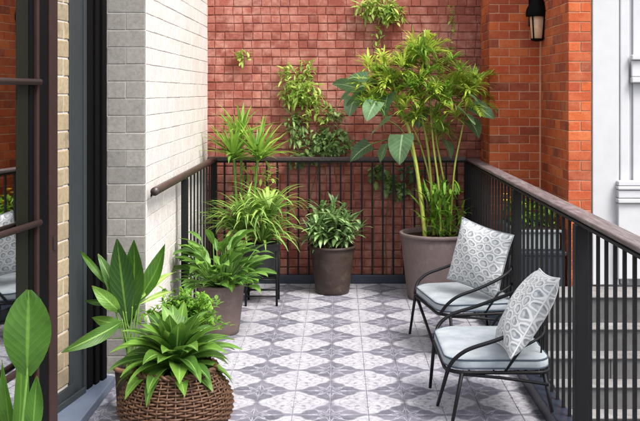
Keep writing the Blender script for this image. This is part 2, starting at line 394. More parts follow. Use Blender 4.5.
M['cane'] = plain('cane', lin(150, 158, 70), .45, .2, 30, .2, .002, .45)
M['stem_green'] = plain('stem_green', lin(92, 128, 52), .5, .18, 30, .15, .001, .4)
M['stem_brown'] = plain('stem_brown', lin(112, 92, 64), .8, .2, 40, .3, .002, .25)
M['petal'] = plain('petal', lin(236, 200, 60), .6, .12, 40, 0, .001, .3)

# ------------------------------------------------------------------ masonry
_bm = {}
def brick_mesh(L, Hh, T, var, m, ch=.003):
    k = (round(L, 3), round(Hh, 3), T, var, m.name)
    if k in _bm: return _bm[k]
    rs = random.Random(hash((round(L*1000), round(Hh*1000), var)))
    j = lambda a: rs.uniform(-a, a)
    x0, x1, z0, z1 = -L/2, L/2, -Hh/2, Hh/2
    v = [(x0, T, z0), (x1, T, z0), (x1, T, z1), (x0, T, z1)]
    v += [(x0 + j(.001), ch, z0 + j(.001)), (x1 + j(.001), ch, z0 + j(.001)), (x1 + j(.001), ch, z1 + j(.001)), (x0 + j(.001), ch, z1 + j(.001))]
    v += [(x0+ch+abs(j(.002)), j(.0008), z0+ch+abs(j(.002))), (x1-ch-abs(j(.002)), j(.0008), z0+ch+abs(j(.002))), (x1-ch-abs(j(.002)), j(.0008), z1-ch-abs(j(.002))), (x0+ch+abs(j(.002)), j(.0008), z1-ch-abs(j(.002)))]
    f = [(8, 9, 10, 11)]
    for a in range(4):
        b = (a+1) % 4
        f += [(4+a, 4+b, 8+b, 8+a), (a, b, 4+b, 4+a)]
    mb = MB().add(v, f); me = mb.mesh('brick'); me.materials.append(m); _bm[k] = me; me['mb'] = 0
    return me
def lay(parent, m, org, u, z0, z1, length, course, joint, pattern, T=.03, proud=.0025, want=None, ch=.003, vj=1.0):
    """lay courses of bricks on a vertical plane: org + s*u, outward normal (u.y, -u.x); pattern(row) yields (s0, s1)."""
    ang = math.atan2(u[1], u[0]); nx, ny = u[1], -u[0]; mass = MB(); cnt = 0
    rows = int(round((z1 - z0) / course))
    for r in range(rows):
        zc = z0 + (r + .5) * course
        for (a, b) in pattern(r):
            a = max(a, 0); b = min(b, length)
            if b - a < .02: continue
            L = round((b - a - joint*vj) * 400) / 400
            sc = (a + b) / 2; jo = random.uniform(-proud, proud)
            p = (org[0] + u[0]*sc + nx*jo, org[1] + u[1]*sc + ny*jo, zc + random.uniform(-.0012, .0012))
            me = brick_mesh(min(L, b - a - .002), course - joint, T, random.randint(0, 3), m, ch)
            rot = ang + random.uniform(-.004, .004)
            if want is None or want(sc, zc):
                o = link('brick', me, None, parent, p); o.rotation_euler = (random.uniform(-.004, .004), random.uniform(-.005, .005), rot); cnt += 1
            else:
                mt = Matrix.Translation(p) @ Matrix.Rotation(rot, 4, 'Z')
                mass.add([mt @ q.co for q in me.vertices], [tuple(q.vertices) for q in me.polygons])
    if mass.v: tag(mass.build('brick_courses', m, parent), kind='stuff')
    return cnt
def running(L, total, off0=0, jit=0):
    def pat(r):
        s = -(L/2 if r % 2 else 0) - off0; out = []
        while s < total: out.append((s, s + L)); s += L
        return out
    return pat

# ------------------------------------------------------------------ ground and floor
g = MB(); g.add([(-400, -400, -1.6), (400, -400, -1.6), (400, 400, -1.6), (-400, 400, -1.6)], [(0, 1, 2, 3)])
tag(g.build('ground', M['ground']), kind='structure')
FX0, FX1, FY0, FY1 = -1.62, 1.14, .3, 8.19
floor = tag(MB().box(FX0, FX1, FY0, FY1, -.26, -.006).build('floor', M['grout']), kind='structure')
TS = .1935; tm = []
for k in range(4):
    rs = random.Random(k); h = TS/2 - .0016; e = .0022
    v = [(-h, -h, -.014), (h, -h, -.014), (h, h, -.014), (-h, h, -.014), (-h, -h, -e), (h, -h, -e), (h, h, -e), (-h, h, -e)]
    q = h - e; v += [(-q, -q, rs.uniform(-.0004, .0004)), (q, -q, rs.uniform(-.0004, .0004)), (q, q, rs.uniform(-.0004, .0004)), (-q, q, rs.uniform(-.0004, .0004))]
    f = [(8, 9, 10, 11)]
    for a in range(4):
        b = (a+1) % 4; f += [(4+a, 4+b, 8+b, 8+a), (a, b, 4+b, 4+a)]
    tm.append(MB().add(v, f).mesh('tile')); tm[-1].materials.append(M['tile'])
ntile = 0; mass = MB()
y = 5.965 + TS/2 + TS*11
while y > .5:
    for i in range(-8, 6):
        x = -.04 + TS/2 + i*TS
        if x - TS/2 < FX0 or x + TS/2 > FX1 or y + TS/2 > FY1: continue
        p = (x, y, random.uniform(-.0006, .0006))
        if y > 4.0 and ntile < 300:
            o = link('tile', random.choice(tm), None, floor, p)
            o.rotation_euler = (random.uniform(-.002, .002), random.uniform(-.002, .002), random.choice((0, 1, 2, 3)) * math.pi/2); ntile += 1
        else:
            me = random.choice(tm); mt = Matrix.Translation(p)
            mass.add([mt @ q.co for q in me.vertices], [tuple(q.vertices) for q in me.polygons])
    y -= TS
tag(mass.build('tile_field', M['tile'], floor), kind='stuff')

# ------------------------------------------------------------------ red brick wall at the back
BY = 8.25
bw = thing('brick_wall', 'weathered dull red brick wall with climbing plants behind the back railing', 'wall', (0, BY, -1.6))
MB().box(-1.6, 1.6, .009, .3, 0, 4.55).build('mortar', M['red_mortar'], bw)
def red_pat(r):
    rs = random.Random(r*13+5); s = -.02 + rs.uniform(-.004, .004); out = []
    while s < 2.6:
        L = .162 if rs.random() < .2 else .081
        L += rs.uniform(-.003, .003)
        out.append((s, s + L)); s += L
    return out
_rc = [0]
def red_want(s, z):
    X = s - 1.21; zz = z - 1.6
    ok = zz > 1.02 and zz < 2.46 and -1.13 < X < 1.24 and _rc[0] < 300
    hid = (.12 < X < 1.0 and zz < 2.1) or (X < -.55 and zz < 1.6)
    if ok and not hid: _rc[0] += 1; return True
    return False
lay(bw, M['red_brick'], (-1.21, 0), (1, 0), 1.2, 4.558, 2.5, .073, .0072, red_pat, proud=.0035, want=red_want, ch=.004, vj=.5)

# ------------------------------------------------------------------ white painted brick wall and its pier end with shade in the colour
PX, PY = -1.117, 5.5
ww = thing('painted_brick_wall', 'white painted brick wall on the left with a broad squared pier end', 'wall', (PX, PY, -.3))
wu = Vector((-.013, 2.75)).normalized()
MB().prism([(-.0045, .0050), (-.013 - .0045, 2.745), (-.5, 2.745), (-.5, .0050)], 0, 3.6).build('mortar', M['white_mortar'], ww)
def w_want(s, z):
    zz = z - .3; d = PY + s
    return zz < EYE + 96 / FPX * d and zz > .1
lay(ww, M['white_brick'], (0, .032), (wu[0], wu[1]), .303-.199, 3.5, 2.70, .0995, .0034, running(.222, 2.8), proud=.0010, want=w_want, ch=.0016, vj=.5)
def pier_pat(r):
    k = r % 2
    return [(0, .2195)] if k else [(0, .108), (.108, .2195)]
lay(ww, M['shaded_brick'], (-.2205, 0), (1, 0), .303-.199, 3.5, .2195, .0995, .0042, pier_pat, proud=.0008, ch=.002)

# ------------------------------------------------------------------ orange brick pier on the right
op = thing('brick_pier', 'stepped orange brick pier beside the white door surround', 'pier', (1.233, 7.76, -1.6))
mo = MB()
mo.prism([(.006, .006), (.417+.006, .006), (.417+.006, -.945+.006), (.589-.002, -.945+.006), (.589-.002, .45), (.006, .45)], 0, 5.2)
mo.build('mortar', M['orange_mortar'], op)
CO = .0712; z0 = 1.6 - .0712*9; z1 = z0 + CO*48
vis = lambda s, z: -.0 < z - 1.6 < 2.6
lay(op, M['orange_brick'], (0, 0), (1, 0), z0, z1, .414, CO, .007, running(.166, .45), proud=.001, want=vis, ch=.0015)
lay(op, M['orange_brick'], (.417, -.033), (0, -1), z0, z1, .909, CO, .007, running(.166, 1.0), proud=.001, want=vis, ch=.0015)
lay(op, M['orange_brick'], (.417, -.945), (1, 0), z0, z1, .169, CO, .007, lambda r: [(0, .17)] if r % 2 else [(0, .09), (.09, .17)], proud=.001, want=vis, ch=.0015)
lay(op, M['orange_brick'], (0, .455), (0, -1), z0, z1, .424, CO, .007, running(.166, .5, .04), proud=.001, want=lambda s, z: 1 < z - 1.6 < 2.6, ch=.0015)

# ------------------------------------------------------------------ white door surround, right edge
dsur = thing('door_surround', 'white painted classical door surround at the right edge', 'door surround', (1.824, 6.86, 0))
MB().box(0, 2.2, 0, .12, .22, 3.6).build('backing_board', M['white_paint'], dsur)
bevel(MB().box(.0, .19, -.055, 0, .25, 3.6).build('pilaster', M['white_paint'], dsur), .006)
bevel(MB().box(.205, .27, -.03, -.001, .25, 3.6).build('door_casing', M['white_paint'], dsur), .008)
bevel(MB().box(.30, 1.25, -.02, -.001, .30, 3.6).build('door_panel', M['white_paint'], dsur), .006)
for (nm, za, zb, o) in (('plinth_block', .30, .84, .075), ('base_moulding', .843, .875, .098), ('base_moulding', .878, .935, .082), ('base_moulding', .938, .962, .094), ('base_moulding', .965, 1.0, .078)):
    bevel(MB().box(.172 - o*.3 + .02, .72, -.028 - o, -.0305, za, zb).build(nm, M['white_paint'], dsur), .008, 3)
for (za, zb, o) in ((1.70, 1.74, .05), (1.743, 1.86, .03), (1.863, 1.90, .055)):
    bevel(MB().box(.285 - o*.2, .75, -.03 - o, -.0305, za, zb).build('bracket_moulding', M['white_paint'], dsur), .008, 3)
bevel(MB().box(.02, 1.3, -.07, -.0565, .225, .248).build('dark_strip', M['pot_dark'], dsur), .003)  # dark strip along the foot of the surround

# ------------------------------------------------------------------ stone stoop beyond the railing
st = thing('stone_steps', 'grey stone stoop steps with pale treads beyond the right railing', 'steps', (1.66, 5.4, -1.6))
sy = [6.48, 6.34, 6.20, 6.06, 5.92, 5.78, 5.64, 5.50]; sz = [.242, .058, -.097, -.242, -.392, -.545, -.70, -.855]
for i, (a, b) in enumerate(zip(sy, sz)):
    far = 6.80 if i == 0 else sy[i-1] + .012
    x1 = 1.5
    o = MB().box(-.27 if a < 6.8 else 0, x1, a - 5.4 + .012, far - 5.4, (b + 1.6) - .9 if False else max(0, b + 1.6 - .3), b + 1.6 - .0155).build('step', M['stone'], st)
    t_ = MB().box(-.28, x1, a - 5.4 - .006, far - 5.4 - .001, b + 1.6 - .015, b + 1.6).build('tread', M['tread'], o); bevel(t_, .006)
    # joints split each riser into blocks
    for k, xx in enumerate((.12 + .21*(i % 2), .62 - .17*(i % 2), 1.05)):
        MB().box(xx, xx + .006, a - 5.4 + .009, a - 5.4 + .0125, b + 1.6 - .14, b + 1.6 - .018).build('joint', M['pot_dark'], o)

# ------------------------------------------------------------------ railing round the balcony
rail = thing('balcony_railing', 'black metal balustrade with thin balusters and weathered wooden handrail round the balcony', 'railing', (0, 8.12, 0))
RX, LX, RB = 1.105, -1.06, 0.0         # baluster lines; RB is the back line (local Y)
bevel(MB().box(LX - .03, RX + .05, -.03, .035, 0.0, .072).build('base_rail', M['slate_metal'], rail), .004)
bevel(MB().box(1.03, 1.125, -7.0, -.033, 0.0, .085).build('base_rail', M['slate_metal'], rail), .006)
bevel(MB().box(LX - .022, LX + .022, -1.57, -.033, 0.0, .06).build('base_rail', M['slate_metal'], rail), .004)
ZT = 1.03
def post(x, y, wd=.05):
    bevel(MB().box(x - wd/2, x + wd/2, y - wd/2, y + wd/2, .0005, ZT).build('post', M['black_metal'], rail), .003)
for (x, y, wd) in ((RX, -.0, .05), (LX, 0, .05), (LX, -1.55, .045), (RX, -2.24, .055), (RX, -3.79, .06), (RX, -5.4, .06)): post(x, y, wd)
bal = {}
def baluster(x, y, zb, wd=.014):
    k = (zb, wd)
    if k not in bal:
        bal[k] = MB().box(-wd/2, wd/2, -wd/2, wd/2, zb, ZT).mesh('baluster'); bal[k].materials.append(M['black_metal'])
    o = link('baluster', bal[k], None, rail, (x, y, 0)); o.rotation_euler = (0, 0, 0)
n = 24
for i in range(1, n): baluster(LX + (RX - LX) * i / n, 0, .0725, .015)
ys = [-.1 - i * .1245 for i in range(54)]
for yy in ys:
    if min(abs(yy + 2.24), abs(yy + 3.79), abs(yy + 5.4)) > .05: baluster(RX, yy, .0855, .014)
for i in range(9):
    baluster(LX, -.12 - i * .165, .0605, .011)
# intermediate thin flats under the rails
MB().box(LX, RX, -.012, .012, ZT, ZT + .012).build('rail_flat', M['black_metal'], rail)
MB().box(RX - .018, RX + .018, -7.0, -.0125, ZT, ZT + .010).build('rail_flat', M['black_metal'], rail)
tr = MB().box(LX - .055, 1.095, -.026, .026, ZT + .0125, ZT + .05).build('top_rail', M['rail_dark'], rail); bevel(tr, .008, 3)
tr = MB().box(1.0955, 1.192, -7.0, .035, ZT + .0125, ZT + .036).build('top_rail', M['rail_wood'], rail); bevel(tr, .008, 3)
pts = [(LX, -.0265, ZT + .028), (LX, -.4, ZT + .028), (LX + .002, -1.2, ZT + .028), (LX - .004, -2.2, ZT + .026), (LX - .006, -2.60, ZT + .024)]
tr = MB().tube(crv(pts, 5), .025, 14).build('top_rail', M['rail_dark'], rail, True)
for yy in (-.9, -2.45):
    MB().tube([(LX - .02, yy, ZT + .02), (LX - .062, yy, ZT - .02)], .008, 8).build('wall_bracket', M['black_metal'], rail, True)

# ------------------------------------------------------------------ glazed door frame on the left
U = Vector((.163, .9866)); Nn = Vector((.9866, -.163)); O = Vector((-1.27, 5.29))
def dp(s, o=0): return O - U * s + Nn * o
def strip(name, s0, s1, o0, o1, za, zb, m, parent, base=None):
    ps = [dp(s0, o0), dp(s0, o1), dp(s1, o1), dp(s1, o0)]
    lc = parent.location
    b = MB().prism([(p[0] - lc.x, p[1] - lc.y) for p in ps][::-1], za - lc.z, zb - lc.z)
    return b.build(name, m, parent)
gd = thing('door_frame', 'black framed glazed door unit with slate inner frame against the painted pier', 'door frame', (-1.27, 5.29, 0))
def sx_(px, o):                       # distance along the frame at which its plane, set back by o, meets the sight line px
    k = (px - 338) / FPX; A = O + Nn * o
    return (A[0] - k*A[1]) / (U[0] - k*U[1])
def fs(name, pxa, pxb, o, m, za=.052, zb=3.2, back=-.2):
    return bevel(strip(name, sx_(pxa, o), sx_(pxb, o), back, o, za, zb, m, gd), .004)
fs('jamb', 107.2, 103, 0, M['frame_black']); fs('jamb', 102.9, 100, -.02, M['frame_black']); fs('jamb', 99.9, 96, -.008, M['frame_black'])
fs('jamb', 95.9, 93.4, -.026, M['frame_black']); fs('jamb', 93.3, 88, -.016, M['frame_black'])
fs('inner_stile', 87.9, 84.5, -.022, M['frame_slate']); fs('inner_stile', 84.4, 73, -.032, M['frame_slate']); fs('inner_stile', 72.9, 70.2, -.026, M['frame_slate'])
sg = sx_(70.1, -.04)
bevel(strip('bottom_rail', sg, 1.35, -.033, -.018, .052, .135, M['frame_slate'], gd), .006)
bevel(strip('bottom_bead', .30, 1.35, -.0155, -.004, .052, .085, M['frame_slate'], gd), .004)
sl = MB().prism([(.03, -.0), (.03, -1.55), (-.30, -1.55), (-.02, .02)], .0, .0515).build('sill', M['sill'], gd); bevel(sl, .006)
bp = thing('brick_pillar', 'narrow cream painted brick strip between the brown door edge and the slate door frame', 'pillar', (-1.27, 5.29, 0))
q0, q1 = dp(1.25, -.034), dp(sg + .003, -.034)
ps = [dp(sg + .003, -.039), dp(1.25, -.039), dp(1.25, -.25), dp(sg + .003, -.25)]
MB().prism([(p[0]+1.27, p[1]-5.29) for p in ps], 0, 3.2).build('mortar', M['white_mortar'], bp)
lay(bp, M['cream_brick'], (q0[0]+1.27, q0[1]-5.29), (U[0], U[1]), .14, 3.1, 1.25 - sg - .003, .0925, .007, running(.30, .9), proud=.001, want=lambda s, z: z < 2.3, ch=.003)

# ------------------------------------------------------------------ open door leaf, far left
D0 = Vector((-1.006, 3.40)); U2 = Vector((.108, .994)).normalized(); N2 = Vector((U2[1], -U2[0]))
dl = thing('door_leaf', 'dark open glass door leaf with brown edge, at the far left', 'door', (D0[0], D0[1], 0))
def st2(name, s0, s1, o0, o1, za, zb, m, par=None):
    ps = [-U2*s0 + N2*o0, -U2*s0 + N2*o1, -U2*s1 + N2*o1, -U2*s1 + N2*o0]
    return MB().prism([(p[0], p[1]) for p in ps][::-1], za, zb).build(name, m, par or dl)
K = .907
edge = bevel(st2('edge_strip', 0, .07, -.05, .004, .02, 2.5, M['brown_wood']), .003)
bevel(st2('stile', .0705, .16, -.05, .0, .02, 2.5, M['frame_black']), .003)
bevel(st2('bead', .1605, .178, -.05, .007, .10, 2.5, M['brown_wood']), .004)
bevel(st2('bead', .1785, .215, -.05, -.004, .10, 2.5, M['frame_black']), .004)
bevel(st2('bead', .2155, .300, -.05, -.008, .10, 2.5, M['olive_bead']), .004)
st2('glass', .3005, .95, -.018, -.012, .26, 2.4, M['glass_dark'])
bevel(st2('bottom_rail', .3005, .95, -.05, -.001, .02, .26, M['frame_black']), .004)
bevel(st2('top_rail', .3005, .95, -.05, -.001, 2.40, 2.5, M['frame_black']), .004)
bevel(st2('stile', .9505, 1.04, -.05, .0, .02, 2.5, M['frame_black']), .004)
for z in (.73, 1.19, 1.667, 2.13):
    p0, p1 = -U2*.172, -U2*.95
    MB().tube([(p0[0] + N2[0]*.012, p0[1] + N2[1]*.012, z), (p1[0] + N2[0]*.012, p1[1] + N2[1]*.012, z)], .011, 10).build('muntin', M['brown_wood'], dl, True)
st2('latch_plate', .022, .046, .0045, .008, 1.075, 1.12, M['brass'], dl)

# ------------------------------------------------------------------ wall lantern on the orange pier
ln = thing('wall_lantern', 'black hooded wall lantern with amber glass on the orange pier', 'lantern', (1.60, 7.63, 2.05))
MB().lathe([(.088, .192), (.092, .20), (.090, .235), (.080, .262), (.066, .285), (.052, .315), (.03, .35), (.012, .365), (.0, .37)], 24, cap=False).build('hood', M['frame_black'], ln, True)
MB().lathe([(.0, .191), (.088, .1915)], 24, cap=False).build('hood_underside', M['frame_black'], ln)
MB().lathe([(.0, .012), (.044, .012), (.048, .016), (.062, .186), (.055, .19)], 20, cap=False).build('shade', M['lamp_glass'], ln, True)
MB().lathe([(.0, -.012), (.03, -.008), (.05, 0), (.052, .011), (.0, .0115)], 20, cap=False).build('bottom_ring', M['frame_black'], ln, True)
for k in range(4):
    a = R(45 + 90*k); MB().tube([(.05*math.cos(a), .05*math.sin(a), .008), (.068*math.cos(a), .068*math.sin(a), .195)], .006, 6).build('cage_bar', M['frame_black'], ln, True)
MB().tube(crv([(.0, .01, .36), (.0, .05, .40), (.0, .09, .37), (0, .128, .30)], 5), .010, 8).build('bracket', M['frame_black'], ln, True)
bevel(MB().box(-.045, .045, .112, .129, .12, .36).build('back_plate', M['frame_black'], ln), .004)

# ------------------------------------------------------------------ planter box beyond the right railing
pb = thing('plinth', 'dark slate blue plinth under the flower trough beyond the right railing', 'plinth', (1.44, 7.3, -1.6))
bevel(MB().box(-.19, .185, -.5, .43, 0, 2.06).build('plinth_body', M['navy'], pb), .006)
bevel(MB().box(-.20, .195, -.51, .44, 2.0605, 2.09).build('cap', M['navy'], pb), .006)

# ------------------------------------------------------------------ leaves
def leaf_geo(base, az, el, L, W, droop=1.0, fold=.25, prof='lance', nl=7, nw=1, roll=0, wave=0, rs=random):
    p = Vector(base); v = []; f = []; uv = []; cols = 2*nw + 1
    side0 = Vector((-math.sin(az), math.cos(az), 0)); ph = rs.uniform(0, 6.28); yaw = rs.uniform(-.25, .25)
    for i in range(nl + 1):
        t = i/nl; e = el - droop * t ** 1.3; a = az + yaw*t
        d = Vector((math.cos(a)*math.cos(e), math.sin(a)*math.cos(e), math.sin(e)))
        up = side0.cross(d).normalized() * -1
        if up.z < 0 and abs(e) < 1.2: up = -up
        sd = side0 * math.cos(roll) + up * math.sin(roll); uu = up * math.cos(roll) - side0 * math.sin(roll)
        if prof == 'lance': wd = max(.03, math.sin(math.pi * min(1, (t*.96 + .04)) ** .85)) ** .9
        elif prof == 'strap': wd = min(1, .55 + t*3) * (1 - t ** 3.2) + .02
        elif prof == 'heart': wd = (math.sin(math.pi * min(1, .16 + .84*t) ** .62) ** .75 if t < 1 else 0) + .01
        elif prof == 'ellip': wd = max(.04, math.sin(math.pi * (t*.95 + .05)) ** .7)
        else: wd = 1 - t
        wd *= W/2
        for j in range(-nw, nw + 1):
            u = j/nw; fo = fold * (1 - .4*t)
            h = abs(u) * math.sin(fo) * wd + (wave * W * math.sin(t*9 + ph + (1.5 if u > 0 else 0)) * abs(u) if wave else 0)
            v.append(p + sd * (u * wd * math.cos(fo)) + uu * h)
            uv.append((.5 + u*.5, t))
        p = p + d * (L/nl)
    for i in range(nl):
        for j in range(cols - 1):
            a = i*cols + j; f.append((a, a+1, a+cols+1, a+cols))
    return v, f, uv
def add_leaf(mb, *a, **k):
    v, f, uv = leaf_geo(*a, **k); mb.add(v, f, uv)
def leaf_obj(parent, m, *a, name='leaf', **k):
    mb = MB(); add_leaf(mb, *a, **k); return mb.build(name, m, parent, True)
U_ = random.uniform
def pot_profile(rt, rb, h, lip=.012, liph=.03, thick=.012, ridge=0):
    pr = [(0, 0), (rb*.96, 0), (rb, .006)]; n = 14
    for i in range(1, n+1):
        t = i/n; r = rb + (rt - rb) * t ** .92
        pr.append((r + (ridge * math.sin(i*2.2) if ridge else 0), .006 + (h - liph - .006)*t))
    pr += [(rt + lip, h - liph + .002), (rt + lip, h - .004), (rt + lip - .005, h), (rt - thick + .004, h), (rt - thick, h - .006), (rt - thick - .006, h - .05)]
    return pr
def pot(parent, m, rt, rb, h, soil_drop=.03, **k):
    MB().lathe(pot_profile(rt, rb, h, **k), 48, cap=False).build('pot', m, parent, True)
    ss = MB().lathe([(0, h - soil_drop + .006)] + [(rt*q/5 - (.016 if q == 5 else 0), h - soil_drop + U_(-.002, .006)) for q in range(1, 6)], 30, cap=False, jit=.004)
    ss.build('soil', M['soil'], parent, True)

# --- variegated bush in the dark brown pot, centre back
t = thing('potted_plant', 'silvery variegated bushy plant in dark brown pot at the middle of the back railing', 'potted plant', (-.045, 7.74, .001))
pot(t, M['pot_brown'], .182, .135, .385, lip=.008, liph=.022, ridge=.0015)
fo = MB(); stm = MB(); rs = random.Random(3)
for k in range(30):
    a = k*2.4 + rs.uniform(-.3, .3); rr = rs.uniform(0, .10); b = Vector((rr*math.cos(a), rr*math.sin(a), .36))
    sp_ = rs.uniform(.02, .21); tip = Vector(((rr+sp_)*math.cos(a), (rr+sp_)*math.sin(a), rs.uniform(.54, .74) - sp_*.45))
    stm.tube([b, (b+tip)/2 + Vector((0, 0, .02)), tip], [.005, .004, .003], 5)
    for q in range(24):
        az = rs.uniform(0, 6.28); el = rs.uniform(-.45, 1.2)
        pt = tip.lerp(b, rs.uniform(0, .72))
        add_leaf(fo, pt, az*.55 + a*.45 if rs.random() < .5 else az, el, rs.uniform(.09, .15), rs.uniform(.030, .044), droop=rs.uniform(.3, 1.0), fold=.3, nl=5, rs=rs)
stm.build('stem', M['stem_brown'], t, True); tag(fo.build('foliage', M['lf_silver'], t, True), kind='stuff')

# --- big mauve planter with bamboo palm
t = thing('potted_plant', 'tall bamboo palm with yellow green canes in the large mauve grey planter', 'potted plant', (.785, 7.56, .001))
pot(t, M['pot_mauve'], .285, .232, .52, lip=.012, liph=.03, soil_drop=.04)
rs = random.Random(21); B = Vector((.785, 7.56, 0))
canes = [  # lists of pixels along the cane, depth, radii
    ([(425, 236), (421, 200), (416, 165), (409, 130), (398, 98), (392, 80)], 7.50, (.017, .010)),
    ([(434, 236), (432, 195), (428, 150), (421, 110), (414, 78), (410, 60)], 7.62, (.011, .007)),
    ([(441, 236), (439, 190), (434, 150), (431, 115), (430, 80), (424, 52)], 7.52, (.009, .006)),
    ([(447, 236), (446, 195), (440, 160), (436, 130), (444, 100), (452, 82)], 7.66, (.009, .006)),
    ([(450, 236), (452, 200), (455, 165), (462, 130), (466, 108), (468, 92)], 7.55, (.008, .005)),
    ([(437, 236), (433, 200), (425, 160), (412, 125), (395, 105), (372, 92)], 7.70, (.008, .005)),
]
tips = []
for (pp, Y, (r0, r1)) in canes:
    pts = crv([at(x, y, Y + .02*i) - B for i, (x, y) in enumerate(pp)], 5)
    nn = len(pts); rad = [r0 + (r1 - r0)*i/(nn-1) + (.0018 if i % 5 == 0 else 0) for i in range(nn)]
    pts[0].z = .46
    MB().tube(pts, rad, 8).build('cane', M['cane'], t, True); tips.append(pts)
def frond(parent, m, base, az, el, L, droop, nlf=14, ll=.13, lw=.017, rs=random, name='frond', start=.22):
    mb = MB(); p = Vector(base); n = 12; path = [p.copy()]; dirs = []
    for i in range(n):
        e = el - droop * ((i+1)/n) ** 1.2
        d = Vector((math.cos(az)*math.cos(e), math.sin(az)*math.cos(e), math.sin(e))); dirs.append((d, e)); p = p + d*(L/n); path.append(p.copy())
    mb.tube(path, [.0045*(1 - .75*i/n) + .001 for i in range(n+1)], 5)
    for k in range(nlf):
        t_ = start + (1 - start) * (k + .5)/nlf; x = t_*n; i = min(n-1, int(x)); q = path[i].lerp(path[i+1], x - i); d, e = dirs[i]
        sc = math.sin(math.pi*(.18 + .72*(k+.5)/nlf))
        for sgn in (-1, 1):
            aa = az + sgn*rs.uniform(.6, 1.0)*(1 - .45*t_)
            add_leaf(mb, q, aa, e + rs.uniform(.0, .5), ll*sc*rs.uniform(.85, 1.2), lw*rs.uniform(.85, 1.2), droop=rs.uniform(.3, 1.0), fold=.25, nl=4, prof='lance', rs=rs)
    return mb.build(name, m, parent, True)
fspec = [(0, -1, 8), (1, -1, 8), (2, -1, 8), (3, -1, 6), (4, -1, 8), (5, -1, 6), (0, -6, 5), (1, -7, 5), (2, -8, 4), (3, -6, 4), (4, -5, 4)]
for (ci, ti, cnt) in fspec:
    for k in range(cnt):
        b = tips[ci][ti] + Vector((rs.uniform(-.02, .02), rs.uniform(-.03, .03), rs.uniform(-.08, .02)))
        az = k*6.283/cnt + rs.uniform(-.4, .4)
        frond(t, M['lf_palm'], b, az, rs.uniform(.5, 1.25), rs.uniform(.17, .33) * (.75 if math.sin(az) > .4 else 1), rs.uniform(.8, 2.0), nlf=12, rs=rs, ll=.105, lw=.020, start=.1)
frond(t, M['lf_palm'], tips[2][-1], 1.2, 1.4, .17, .5, nlf=12, rs=rs, ll=.09); frond(t, M['lf_palm'], tips[4][-3], .3, 1.3, .34, 1.4, nlf=15, rs=rs)
def spray(parent, c, r, n, rs):
    mb = MB(); c = Vector(c)
    for q in range(n):
        a = rs.uniform(0, 6.28); e = rs.uniform(-.5, 1.4); k = r*rs.uniform(.05, .7)
        d = Vector((math.cos(a)*math.cos(e), math.sin(a)*math.cos(e), math.sin(e)))
        mb.tube([c, c + d*k], [.0022, .0012], 3)
        for _ in range(3):
            add_leaf(mb, c + d*k*rs.uniform(.5, 1), a + rs.uniform(-.9, .9), e*.6 + rs.uniform(-.3, .6), rs.uniform(.09, .15), rs.uniform(.013, .020), droop=rs.uniform(.3, 1.3), fold=.2, nl=4, rs=rs)
    return mb.build('frond', M['lf_palm' if rs.random() < .6 else 'lf_palm2'], parent, True)
for (cx, cy, rx, ry, n) in ((392, 78, 38, 24, 20), (418, 50, 16, 18, 9), (372, 94, 22, 14, 8), (469, 82, 19, 13, 11), (440, 72, 18, 20, 6), (424, 100, 26, 16, 9), (408, 68, 22, 20, 8), (430, 124, 22, 16, 6), (446, 112, 16, 16, 4), (405, 118, 14, 14, 4)):
    for k in range(n):
        a = rs.uniform(0, 6.28); q = rs.random() ** .55
        spray(t, at(cx + rx*q*math.cos(a), cy + ry*q*math.sin(a), 7.6 + rs.uniform(-.22, .28)) - B, rs.uniform(.05, .11), 9, rs)
def heart(parent, px, py, Y, size, az, el, roll, base_off, m='lf_heart', src=None, droop=.5):
    c = at(px, py, Y) - Vector(parent.location)
    d = Vector((math.cos(az)*math.cos(el - droop*.3), math.sin(az)*math.cos(el - droop*.3), math.sin(el - droop*.3)))
    b = c - d*size*.5
    leaf_obj(parent, M[m], b, az, el, size*1.12, size*1.02, droop=droop, fold=.16, prof='heart', nl=9, nw=3, roll=roll, wave=.03)
    if src is not None:
        s0 = Vector(src); mid = (b + s0)/2 + Vector((0, 0, .05))
        MB().tube(crv([s0, mid, b], 5), .004, 6).build('petiole', M['stem_green'], parent, True)
# large glossy leaves round the canes
S1, S2, S3 = tips[0][12], tips[3][14], tips[4][16]
heart(t, 380, 128, 7.42, .21, R(215), R(-25), .5, 0, src=S1)
heart(t, 401, 148, 7.40, .22, R(250), R(-62), .2, 0, src=tips[0][9])
heart(t, 361, 152, 7.75, .20, R(190), R(-30), -.5, 0, src=tips[5][12])
heart(t, 466, 116, 7.40, .20, R(-60), R(-20), -.5, 0, src=S3)
heart(t, 482, 112, 7.48, .19, R(-15), R(-20), .6, 0, src=S3)
heart(t, 345, 86, 7.70, .18, R(180), R(20), .7, 0, src=tips[5][-4])
heart(t, 356, 98, 7.62, .17, R(200), R(-25), .6, 0, src=tips[5][-4])
heart(t, 366, 84, 7.72, .16, R(210), R(-20), -.4, 0, src=tips[5][-4])
heart(t, 352, 106, 7.75, .16, R(230), R(-50), -.3, 0, src=tips[5][-4])
heart(t, 386, 104, 7.5, .18, R(240), R(-55), .3, 0, src=tips[0][-8])
heart(t, 420, 118, 7.74, .18, R(-100), R(-40), .3, 0, src=tips[1][12])
heart(t, 474, 128, 7.7, .15, R(-40), R(-50), .3, 0, src=S3)
heart(t, 448, 148, 7.72, .15, R(-60), R(-50), -.4, 0, src=S2)
for (px, py, Y, sz, az, el, ro, ci) in ((344, 99, 7.45, .15, 200, -35, .4, 5), (372, 110, 7.34, .17, 225, -45, -.3, 5), 
        (358, 78, 7.45, .14, 170, 10, -.6, 5), (476, 101, 7.36, .14, -30, -30, -.3, 4), (384, 152, 7.66, .16, 230, -50, .4, 0)):
    heart(t, px, py, Y, sz, R(az), R(el), ro, 0, src=tips[ci][-5 if py < 105 else 12])
